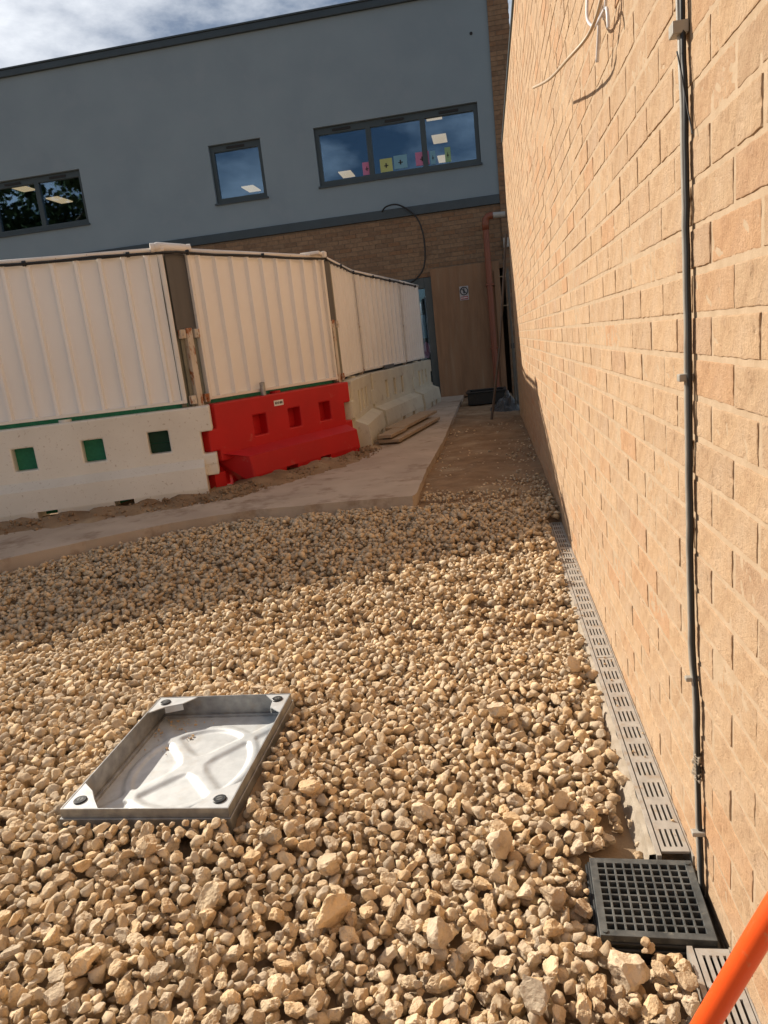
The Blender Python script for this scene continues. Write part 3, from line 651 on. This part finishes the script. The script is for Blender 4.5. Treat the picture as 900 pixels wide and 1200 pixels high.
for (y, z, s_) in ((1.432,1.636,1.2),(1.413,1.052,.8),(1.388,.452,.55),(1.352,.12,.6)):
    b = MB(); b.box((.345, y-.014*s_, z-.008*s_), (.3715, y+.011*s_, z+.009*s_)); b.build('clip', cable_m, wc, bevel=.002)
mc = MB()
for i in range(9):
    y, z = 1.372 + random.uniform(-.008,.012), .235 + i*.0065; r_ = random.uniform(.005,.010)
    mc.tube([(.366,y-r_,z),(.360,y,z+.002),(.366,y+r_,z+.004)], r_*.8, 6)
mc.build('mortar_blob', haunch_m, wc)
b = MB(); b.tube(smooth_path([(.352,1.418,1.60),(.356,1.405,1.56),(.364,1.398,1.50),(.3655,1.378,1.46)], 6), .0013, 6); b.build('tie_tail', darkcable_m, wc)
wl = thing('hanging_wires', 'bundle of loose white wires hanging at the top of the brick wall', 'wires', (.33, 2.1, 2.1))
OO = .34
def wire(pts, r, m): 
    b = MB(); b.tube(smooth_path(pts, 8), r, 8); b.build('wire', m, wl, smooth=True)
wire([(.365,2.32,2.20),(OO,2.285,2.08),(OO-.004,2.285,2.025),(OO-.01,2.25,1.965),(OO-.006,2.153,1.915),(OO,2.03,1.905),(OO,2.00,1.880),(OO,1.995,1.85)], .0042, wirew_m)
wire([(.365,2.10,2.20),(OO,2.08,2.06),(OO,2.07,1.97),(OO,2.12,1.915),(OO,2.18,1.838)], .0046, wirew_m)
wire([(.365,2.05,2.20),(OO+.005,2.02,2.06),(OO+.004,2.02,1.95),(OO+.004,2.08,1.90)], .0040, wirew_m)
wire([(.365,2.02,2.20),(.345,2.02,2.02),(.33,2.022,1.925),(.31,2.104,1.881),(.27,2.23,1.871),(.255,2.60,1.94),(.24,3.053,2.054)], .0046, wireb_m)
wire([(.365,1.86,2.20),(.345,1.84,2.02),(.335,1.82,1.93),(.33,1.80,1.88)], .0022, wirew_m)

# ---------------------------------------------------------------- channel drain beside the wall
CX0, CX1 = .303, .366
dr = thing('channel_drain', 'narrow linear drain channel running along the foot of the brick wall', 'drain', (.33, 2.5, 0))
b = MB()
for ya, yb in ((.2,1.185),(1.43,4.55)):
    b.box((CX0-.012, ya, -.10), (CX0-.002, yb, .001)); b.box((CX1+.0005, ya, -.10), (CX1+.004, yb, -.0005)); b.box((CX0-.002, ya, -.10), (CX1+.0005, yb, -.09))
b.build('channel_body', galvb_m, dr)
def grate_mesh(L_):
    w = CX1 - CX0 - .003; n = 11; pit = L_/n
    xs = [0, .009]; sw = .0055; k = 4; gap = (w - .018 - k*sw)/(k-1)
    for q in range(k):
        a = .009 + q*(sw+gap); xs += ([a] if q else []) + [a+sw]
    xs += [w]; ys = [0]
    for q in range(n): ys += [q*pit + pit*.17, q*pit + pit*.83]
    ys += [L_]
    b = MB(); b.grid(xs, ys, lambda i, j: not (i % 2 == 1 and i < len(xs)-2 and j % 2 == 1), -.006, 0)
    return b.mesh('drain_grating', galvb_m)
gm = grate_mesh(.996)
for ya in (.184, 1.444, 2.444, 3.444):
    ob = bpy.data.objects.new('grating', gm); COL.objects.link(ob); ob.parent = dr; ob.location = (CX0+.0015-.33, ya-2.5, .0+.0015*random.random())
# concrete haunch beside channel
b = MB(); ys = np.linspace(1.44, 4.6, 90); vs = []
for y in ys:
    w = .012 + .014*noise.noise((y*3,0,0)) + (.012 if y < 2.2 else 0)
    for d, z in ((0,-.004),(.012,-.006),(w*.6,-.012),(w,-.045),(w+.03,-.09)):
        x = CX0-.0125-d; vs.append((x + .004*noise.noise((y*22,d*50,0)), y, z + .004*noise.noise((y*25,d*60,1))*(d > 0)))
b.add(vs, [(j*5+i, (j+1)*5+i, (j+1)*5+i+1, j*5+i+1) for j in range(89) for i in range(4)])
b.build('concrete_haunch', haunch_m, smooth=True, kind='structure')
b = MB(); b.box((CX1+.0042, 1.44, -.2), (WX+.002, 5.0, -.004)); b.build('mortar_fillet', mortar_m, kind='structure')
# ---------------------------------------------------------------- gully with square grid cover
gu = thing('drain_gully', 'square black grid drain cover set beside the wall on loose stones', 'drain cover', (.247, 1.309, -.010), rad(-2.0))
s_ = .108; b = MB(); b.grid([-s_-.005,-s_+.004,s_-.004,s_+.005], [-s_-.005,-s_+.004,s_-.004,s_+.005], lambda i, j: not (i == 1 and j == 1), -.20, -.002); b.box((-s_,-s_,-.21), (s_,s_,-.2)); b.build('frame', black_m, gu, local=True, bevel=.003)
b = MB(); b.grid([-s_-.010,-s_+.002,s_-.002,s_+.010], [-s_-.010,-s_+.002,s_-.002,s_+.010], lambda i, j: not (i == 1 and j == 1), -.030, -.012); b.build('flange', black_m, gu, local=True, bevel=.003)
xs = [-s_]; m0 = .0155; pit = (2*s_-2*m0+.0045)/10
for q in range(10): xs += [-s_+m0+q*pit, -s_+m0+q*pit+pit-.0045]
xs += [s_]
b = MB(); b.grid(xs, xs, lambda i, j: not (i % 2 == 1 and j % 2 == 1), -.009, .012); b.build('grid_cover', grate_m, gu, local=True, bevel=.0009)
for (x, y) in ((-s_+.010,-s_+.010),(s_-.010,s_-.010)):
    b = MB(); b.tube([(x,y,.011),(x,y,.0145)], .0055, 12); b.build('screw', grate_m, gu, local=True)

# ---------------------------------------------------------------- recessed manhole tray
RZ = .092; mx0, mx1, my0, my1 = -1.183, -.722, 1.478, 2.072
mh = thing('manhole_tray', 'shallow galvanised recessed manhole tray set in the gravel', 'manhole cover', (mx0, my0, 0))
th = .0035; dep = .076
b = MB(); b.grid([mx0, mx0+th, mx1-th, mx1], [my0, my0+th, my1-th, my1], lambda i, j: not (i == 1 and j == 1), RZ-.085, RZ)
b.build('frame', alu_m, mh)
b = MB(); b.grid([mx0-.005, mx0-.0005, mx1+.0005, mx1+.005], [my0-.005, my0-.0005, my1+.0005, my1+.005], lambda i, j: not (i == 1 and j == 1), RZ-.070, RZ-.026)
b.build('outer_frame', alu_m, mh, bevel=.002)
b = MB(); b.grid([mx0+th, mx0+.014, mx1-.014, mx1-th], [my0+th, my0+.014, my1-.014, my1-th], lambda i, j: not (i == 1 and j == 1), RZ-dep, RZ-dep+.012); b.build('inner_lip', alu_m, mh, bevel=.002)
# pressed floor
nx, ny = 96, 122; cx_, cy_ = (mx0+mx1)/2, (my0+my1)/2; vs = []
for j in range(ny):
    for i in range(nx):
        x = lerp(mx0+th, mx1-th, i/(nx-1)); y = lerp(my0+th, my1-th, j/(ny-1)); u, v = x-cx_, y-cy_
        R_ = math.hypot(u, v*.86); an = math.atan2(v*.86, u)
        ring_ = math.exp(-((R_-.178)/.0135)**4)
        sp4 = 0
        for k in range(4):
            a0 = rad(45+90*k) ; da = (an-a0+math.pi) % (2*math.pi) - math.pi
            wv = abs(R_*math.sin(da)); 
            if math.cos(da) > 0: sp4 = max(sp4, math.exp(-(wv/(.023 - .004*min(R_/.17,1)))**4))
        hub = math.exp(-(R_/.048)**4)
        h = min(1, ring_ + sp4 + hub)
        z = RZ-dep+.002 + .0080*h + .0008*noise.noise((x*14, y*14, 0))
        vs.append((x, y, z))
b = MB(); b.add(vs, [(j*nx+i, j*nx+i+1, (j+1)*nx+i+1, (j+1)*nx+i) for j in range(ny-1) for i in range(nx-1)])
b.build('pressed_floor', tray_m, mh, smooth=True)
for (x, y, sx, sy_, l1, l2) in ((mx0,my0,1,1,.105,.115),(mx1,my0,-1,1,.105,.115),(mx0,my1,1,-1,.135,.10),(mx1,my1,-1,-1,.085,.12)):
    pts = [(x+sx*th, y+sy_*th), (x+sx*l1, y+sy_*th), (x+sx*(l1-.035), y+sy_*.045), (x+sx*.045, y+sy_*(l2-.035)), (x+sx*th, y+sy_*l2)]
    if sx*sy_ < 0: pts = pts[::-1]
    b = MB(); b.prism(pts, RZ-.0045, RZ-.0012); cpn = b.build('corner_plate', tray_m, mh)
    b = MB(); a_, c_ = (x+sx*(l1-.035), y+sy_*.045), (x+sx*.045, y+sy_*(l2-.035)); d = Vector((c_[0]-a_[0], c_[1]-a_[1])); nrm = Vector((-d.y, d.x)).normalized()*.0015
    b.prism([(a_[0]-nrm.x,a_[1]-nrm.y),(c_[0]-nrm.x,c_[1]-nrm.y),(c_[0]+nrm.x,c_[1]+nrm.y),(a_[0]+nrm.x,a_[1]+nrm.y)], RZ-.024, RZ-.0046); b.build('folded_edge', tray_m, cpn)
    q = (x+sx*.036, y+sy_*.037)
    b = MB(); b.tube([(q[0],q[1],RZ-.002),(q[0],q[1],RZ+.0018),(q[0],q[1],RZ+.003)], [.0175,.0175,.0155], 20); cap_ = b.build('cap', black_m, cpn, smooth=False)
    b = MB(); b.tube([(q[0],q[1],RZ+.0028),(q[0],q[1],RZ+.0036)], .0085, 16); b.box((q[0]-.0145,q[1]-.0012,RZ+.0028),(q[0]-.0095,q[1]+.0012,RZ+.0036)); b.build('screw_head', grate_m, cpn)
    b = MB(); b.box((-.0075,-.0012,RZ+.0035),(.0075,.0012,RZ+.0040), Matrix.Translation((q[0],q[1],0)) @ Matrix.Rotation(.6*sx+q[1]*9,4,'Z')); b.build('screw_slot', seal_m, cpn)
    b = MB(); b.tube([(q[0],q[1],RZ-.03),(q[0],q[1],RZ-.0046)], .010, 12); b.build('socket', alu_m, cpn)
# sandy mortar haunch beside the tray
b = MB(); vs = []; ys = np.linspace(1.42, 2.16, 44)
for y in ys:
    e = min(1, (y-1.42)/.08, (2.16-y)/.08)
    for d, z in ((0.006,.040),(.02,.030),(.04,.012),(.055,-.01),(.08,-.05)):
        vs.append((mx1+d+.01*noise.noise((y*8,d*20,0))*(d > .02), y, z*e - .03*(1-e) + .006*noise.noise((y*18,d*40,3))*(d > .02)))
b.add(vs, [(j*5+i, j*5+i+1, (j+1)*5+i+1, (j+1)*5+i) for j in range(43) for i in range(4)])
b.build('mortar_haunch', bed_m, smooth=True, kind='structure')

# ---------------------------------------------------------------- orange pole
op = thing('orange_pole', 'bright orange plastic pole leaning on the brick wall, nearest the viewer', 'pole', (.075, .751, -.02))
b = MB(); b.tube([(.058,.753,-.03),(.197,.718,.351),(.249,.705,.489),(.358,.676,.775)], .0138, 28); b.build('tube', orange_m, op)
op.children[0].data.polygons.foreach_set('use_smooth', [len(p.vertices) == 4 for p in op.children[0].data.polygons])
b = MB(); b.tube([(.053,.754,-.045),(.062,.752,-.02)], .0165, 20); b.build('end_cap', seal_m, op)

# ---------------------------------------------------------------- stones
def ico(sub):
    import bmesh
    bm = bmesh.new(); bmesh.ops.create_icosphere(bm, subdivisions=sub, radius=1)
    v = np.array([x.co[:] for x in bm.verts]); f = np.array([[q.index for q in x.verts] for x in bm.faces]); bm.free(); return v, f
def rock(sub, seed):
    rs = np.random.RandomState(seed); v, f = ico(sub); v = v.copy()
    n = rs.randint(10, 16)
    for _ in range(n):
        d = rs.normal(size=3); d /= np.linalg.norm(d); h = rs.uniform(.52, .80)
        q = v @ d; over = np.maximum(q-h, 0); v -= np.outer(over*.99, d)
    off = np.array([noise.noise(Vector(tuple(p*1.6 + seed*3.1))) for p in v]); v *= (1 + .22*off)[:, None]
    if sub > 2:
        off = np.array([noise.noise(Vector(tuple(p*5 + seed))) for p in v]); v *= (1 + .10*off)[:, None]
        off = np.array([noise.noise(Vector(tuple(p*12 + seed))) for p in v]); v *= (1 + .035*off)[:, None]
    v *= np.array([1.12, rs.uniform(.78,.98), rs.uniform(.62,.85)])
    return v, f
NP_ = 22
def shard(seed):
    import bmesh
    rs = np.random.RandomState(seed); bm = bmesh.new(); sc = np.array([1.15, rs.uniform(.78,1.0), rs.uniform(.62,.88)])
    for _ in range(rs.randint(13, 18)):
        d = rs.normal(size=3); d /= np.linalg.norm(d); bm.verts.new(tuple(d*sc*rs.uniform(.86,1.08)))
    bmesh.ops.convex_hull(bm, input=bm.verts); bmesh.ops.delete(bm, geom=[v for v in bm.verts if not v.link_faces], context='VERTS'); bmesh.ops.triangulate(bm, faces=bm.faces)
    bm.verts.ensure_lookup_table(); bm.verts.index_update()
    v = np.array([x.co[:] for x in bm.verts]); f = np.array([[q.index for q in x.verts] for x in bm.faces]); bm.free(); return v, f
rockH = [rock(4, i+100) for i in range(NP_)]; rockM = [rock(3, i+100) for i in range(NP_)]; rockL = [shard(i+300) for i in range(NP_)]
# height map drop packing
res = .006; X0, Y0, X1_, Y1_ = -5.0, .25, WX, 9.6
nxh, nyh = int((X1_-X0)/res)+1, int((Y1_-Y0)/res)+1
gxx = X0 + np.arange(nxh)*res; gyy = Y0 + np.arange(nyh)*res
Hm = np.zeros((nyh, nxh), np.float32)
tt = np.clip((gyy-2.2)/2.4, 0, 1); tt = tt*tt*(3-2*tt)
fl = (-.058 + .086*tt)[:, None] + np.where(gyy[:, None] < 2.6, .042*np.clip((-.30-gxx[None])/.45, 0, 1), 0)
dxm = np.maximum(np.maximum(mx0-gxx, gxx-mx1), 0)[None]; dym = np.maximum(np.maximum(my0-gyy, gyy-my1), 0)[:, None]
fl = fl + (.036)*np.clip(1-np.hypot(dxm, dym)/.22, 0, 1)
fl = fl + .022*np.clip(1-np.abs(gyy[:, None]-1.12)/.14, 0, 1)*(gxx[None] > .02)
sf_ = np.interp(gxx, [p[0] for p in front[:10]], [p[1] for p in front[:10]])
fl = fl - .026*np.clip(1-(sf_[None]-gyy[:, None])/.14, 0, 1)*(gxx[None] < -.5)
fl = np.where(gyy[:, None] > 4.95, np.maximum(fl, .050), fl)
Hm[:] = fl; F0 = fl.copy()
def slab_front(x): return float(np.interp(x, [p[0] for p in front[:10]], [p[1] for p in front[:10]]))
sf = np.array([slab_front(x) for x in gxx])
blocked = np.zeros_like(Hm, bool)
blocked |= (gyy[:, None] > sf[None]) & (gxx[None] < -.57)
blocked |= (gxx[None] > mx0-.012) & (gxx[None] < mx1+.012) & (gyy[:, None] > my0-.012) & (gyy[:, None] < my1+.012)
blocked |= (gxx[None] > .134) & (gyy[:, None] > 1.194) & (gyy[:, None] < 1.433)
blocked |= (gxx[None] > CX0-.014) & (gyy[:, None] < 4.33)
def bare(x, y):
    if x < -3.2 and y < 1.8: return .5
    # sandy patches with few stones
    if 1.43 < y < 2.25 and x > .272 - .12*max(0, 1-(y-1.43)/.36) and x > .15: return .93
    if 2.25 <= y < 3.0 and x > .285: return .5
    if mx1 < x < mx1+.07 and 1.45 < y < 2.12: return .3
    if .13 < x < CX0 and 1.10 < y < 1.19: return .6
    if y > 4.75 and x > -.62: return min(.95, .12 + (y-4.75)*.85) - (.12 if x > .1 else 0)
    return 0
lx = lambda y: max(-4.75, (-.62*y - .42 if y < 1.5 else -1.35 - .78*(y-1.5)) - .8)
stones = []
def drop(x, y, r, rs, tries=5, force=False):
    best = None
    sq = .78
    for k in range(tries):
        px, py = (x, y) if k == 0 else (x+rs.uniform(-1.1,1.1)*r, y+rs.uniform(-1.1,1.1)*r)
        i0, i1 = int((px-r-X0)/res), int((px+r-X0)/res)+1; j0, j1 = int((py-r-Y0)/res), int((py+r-Y0)/res)+1
        if i0 < 0 or j0 < 0 or i1 >= nxh or j1 >= nyh: continue
        if blocked[j0:j1, i0:i1].mean() > .06: continue
        dx = (gxx[i0:i1]-px)/r; dy = (gyy[j0:j1]-py)/r; d2 = dx[None]**2 + dy[:, None]**2; mk = d2 < .9
        sh = np.sqrt(np.maximum(1-d2, 0))*r*sq*.82
        z = float((Hm[j0:j1, i0:i1] + sh)[mk].max())
        if best is None or z < best[0]: best = (z, px, py, i0, i1, j0, j1, sh, mk)
    if best is None: return
    z, px, py, i0, i1, j0, j1, sh, mk = best
    if not force and z - F0[(j0+j1)//2, (i0+i1)//2] > .056: return
    sub = Hm[j0:j1, i0:i1]; sub[mk] = np.maximum(sub[mk], z + sh[mk]); stones.append((px, py, z - r*.08, r))
rs = np.random.RandomState(5)
for phase, (cnt, rlo, rhi) in enumerate(((12000,.013,.020),(20000,.012,.0235),(20000,.0075,.014))):
    k = 0
    while k < cnt:
        y = (rs.uniform(.62, 5.0) if rs.rand() < .6 else rs.uniform(.62, 2.6)) if rs.rand() < .93 else rs.uniform(4.7, 9.2)
        x = rs.uniform(lx(y)-.35, WX) if y < 5 else rs.uniform(-.6, WX)
        if x < X0 or x > WX: continue
        # sample weight by area only
        if y < 5 and rs.rand() > (WX-lx(y)+.35)/5.4: continue
        k += 1
        if rs.rand() < bare(x, y): continue
        r = rlo + (rhi-rlo)*rs.rand()**1.3
        if y > 4.75 and x > -.6: r *= .7
        drop(x, y, r, rs, 7)
for (x, y, r) in ((-.035,1.407,.045),(-.376,1.193,.041),(-.709,1.23,.036),(-.45,1.36,.034),(-.088,2.05,.040),(.17,1.12,.044),(-.20,1.17,.037),(.0,1.05,.034),(-.86,1.08,.036),(-.55,1.62,.034),(.10,1.62,.030),(.21,2.35,.038),(.05,1.30,.034),(-.9,1.35,.032),(-.28,1.55,.034),(-.62,1.45,.030)):
    drop(x, y, r*.88, rs, 3, True)
info = []
for (x, y, z, r) in stones:
    q = proj((x, y, z)); vis = -12 < q[0] < 912 and -10 < q[1] < 1212
    info.append((r/q[2] if vis and z > Hm[int((y-Y0)/res), int((x-X0)/res)] - r*.75 else 0))
order = np.argsort(-np.array(info)); top = set(order[:300].tolist())
def rot(rs):
    a, b_, c = rs.uniform(0, 2*math.pi), rs.normal(0, .5), rs.normal(0, .5)
    return np.array((Matrix.Rotation(a, 3, 'Z') @ Matrix.Rotation(b_, 3, 'X') @ Matrix.Rotation(c, 3, 'Y')))
protoH = []
for v, f in rockH:
    bb = MB(); bb.add([tuple(p) for p in v*.02], [tuple(int(i) for i in q) for q in f]); me = bb.mesh('stone', stone_m, False); protoH.append(me)
VV, FF, RR, base = [], [], [], 0
for i, (x, y, z, r) in enumerate(stones):
    k = rs.randint(NP_); Rm = rot(rs)
    if i in top:
        ob = bpy.data.objects.new('stone', protoH[k]); COL.objects.link(ob); ob.parent = bed
        sc = r*1.08/.02; M4 = Matrix(Rm.tolist()).to_4x4(); ob.matrix_basis = Matrix.Translation((x, y, z)) @ M4 @ Matrix.Scale(sc, 4); continue
    v, f = (rockM if y < 2.3 and x > lx(y)+.75 and rs.rand() < .75 else rockL)[k]
    w = (v*r*1.10) @ Rm.T + np.array([x, y, z])
    VV.append(w); FF.append(f+base); RR.append(np.full(len(f), rs.rand())); base += len(w)
VV = np.concatenate(VV); FF = np.concatenate(FF); RR = np.concatenate(RR)
me = bpy.data.meshes.new('gravel'); me.vertices.add(len(VV)); me.vertices.foreach_set('co', VV.astype(np.float32).ravel())
me.loops.add(FF.size); me.loops.foreach_set('vertex_index', FF.astype(np.int32).ravel())
me.polygons.add(len(FF)); me.polygons.foreach_set('loop_start', np.arange(0, FF.size, 3, dtype=np.int32)); me.polygons.foreach_set('loop_total', np.full(len(FF), 3, np.int32))
at = me.attributes.new('rnd', 'FLOAT', 'FACE'); at.data.foreach_set('value', RR.astype(np.float32)); me.materials.append(stone_m); me.update(calc_edges=True)
gv = bpy.data.objects.new('gravel', me); COL.objects.link(gv); gv.parent = bed; gv['kind'] = 'stuff'
print('stones', len(stones), 'tris', len(FF))

# soil clods on the bank and loose bits on the dirt
VV, FF, RR, base = [], [], [], 0
for _ in range(900):
    k = rs.randint(NP_); r = .006 + .018*rs.rand()**2.5; i = rs.randint(0, nn_-20); t = (P[i+1]-P[i]).normalized(); n = Vector((t.y, -t.x, 0)); d = rs.uniform(-.02, .19)
    q = P[i] + n*d + t*rs.uniform(0, .1); z = .12 + .05*max(0, 1-d/.17)
    v, f = rockL[k]; w = (v*r) @ rot(rs).T + np.array([q.x, q.y, z]); VV.append(w); FF.append(f+base); base += len(w)
b = MB(); b.add([tuple(p) for p in np.concatenate(VV)], [tuple(int(c) for c in f) for f in np.concatenate(FF)])
b.build('soil_clods', soil_m, kind='stuff')
# grit lying in the tray and on the drain
VV, FF, RR, base = [], [], [], 0
for q in range(125):
    r_ = .0018 + .004*rs.rand()**2
    if q < 80: x, y, z = mx0+.02+abs(rs.normal(0,.07)), my1-.02-abs(rs.normal(0,.10)), RZ-dep+.006
    elif q < 125: x, y, z = rs.uniform(CX0, CX1), rs.uniform(1.46, 4.2), .003
    else: x, y, z = rs.uniform(.14, .35), rs.uniform(1.21, 1.40), .004
    v, f = rockL[rs.randint(NP_)]; w = (v*r_) @ rot(rs).T + np.array([x, y, z]); VV.append(w); FF.append(f+base); base += len(w)
b = MB(); b.add([tuple(p) for p in np.concatenate(VV)], [tuple(int(c) for c in f) for f in np.concatenate(FF)])
b.build('loose_grit', stone_m, kind='stuff')
# ---------------------------------------------------------------- tree behind the camera, mirrored in the left window
tr = thing('broadleaf_tree', 'leafy tree across the yard, seen mirrored in the left window', 'tree', (-27, -19, -.3))
b = MB(); b.tube([(-27,-19,-.3),(-26.9,-19,3),(-27.1,-18.9,7),(-27,-19,11)], [.35,.28,.2,.08], 10)
for k in range(9):
    a = k*2.4; z = 3.5+k*.8; b.tube([(-27,-19,z),(-27+1.6*math.cos(a),-19+1.6*math.sin(a),z+1.2),(-27+3*math.cos(a),-19+3*math.sin(a),z+1.9)], [.12,.07,.03], 6)
b.build('trunk', bark_m, tr)
b = MB(); rr = random.Random(2)
cl = [(-29.5+rr.gauss(0,2.4), -19+rr.gauss(0,2.0), 8.5+rr.gauss(0,3.0), rr.uniform(1.0,2.1)) for _ in range(60)]
for (x, y, z, R_) in cl:
    for _ in range(260):
        d = Vector((rr.gauss(0,1), rr.gauss(0,1), rr.gauss(0,1))).normalized()*R_*rr.uniform(.5,1)
        c = Vector((x,y,z)) + d; u = Vector((rr.gauss(0,1),rr.gauss(0,1),rr.gauss(0,1))).normalized()*.24; w = u.orthogonal().normalized()*.15
        b.add([c-u, c+w, c+u, c-w], [(0,1,2,3)])
b.build('crown', leaf_m, tr)
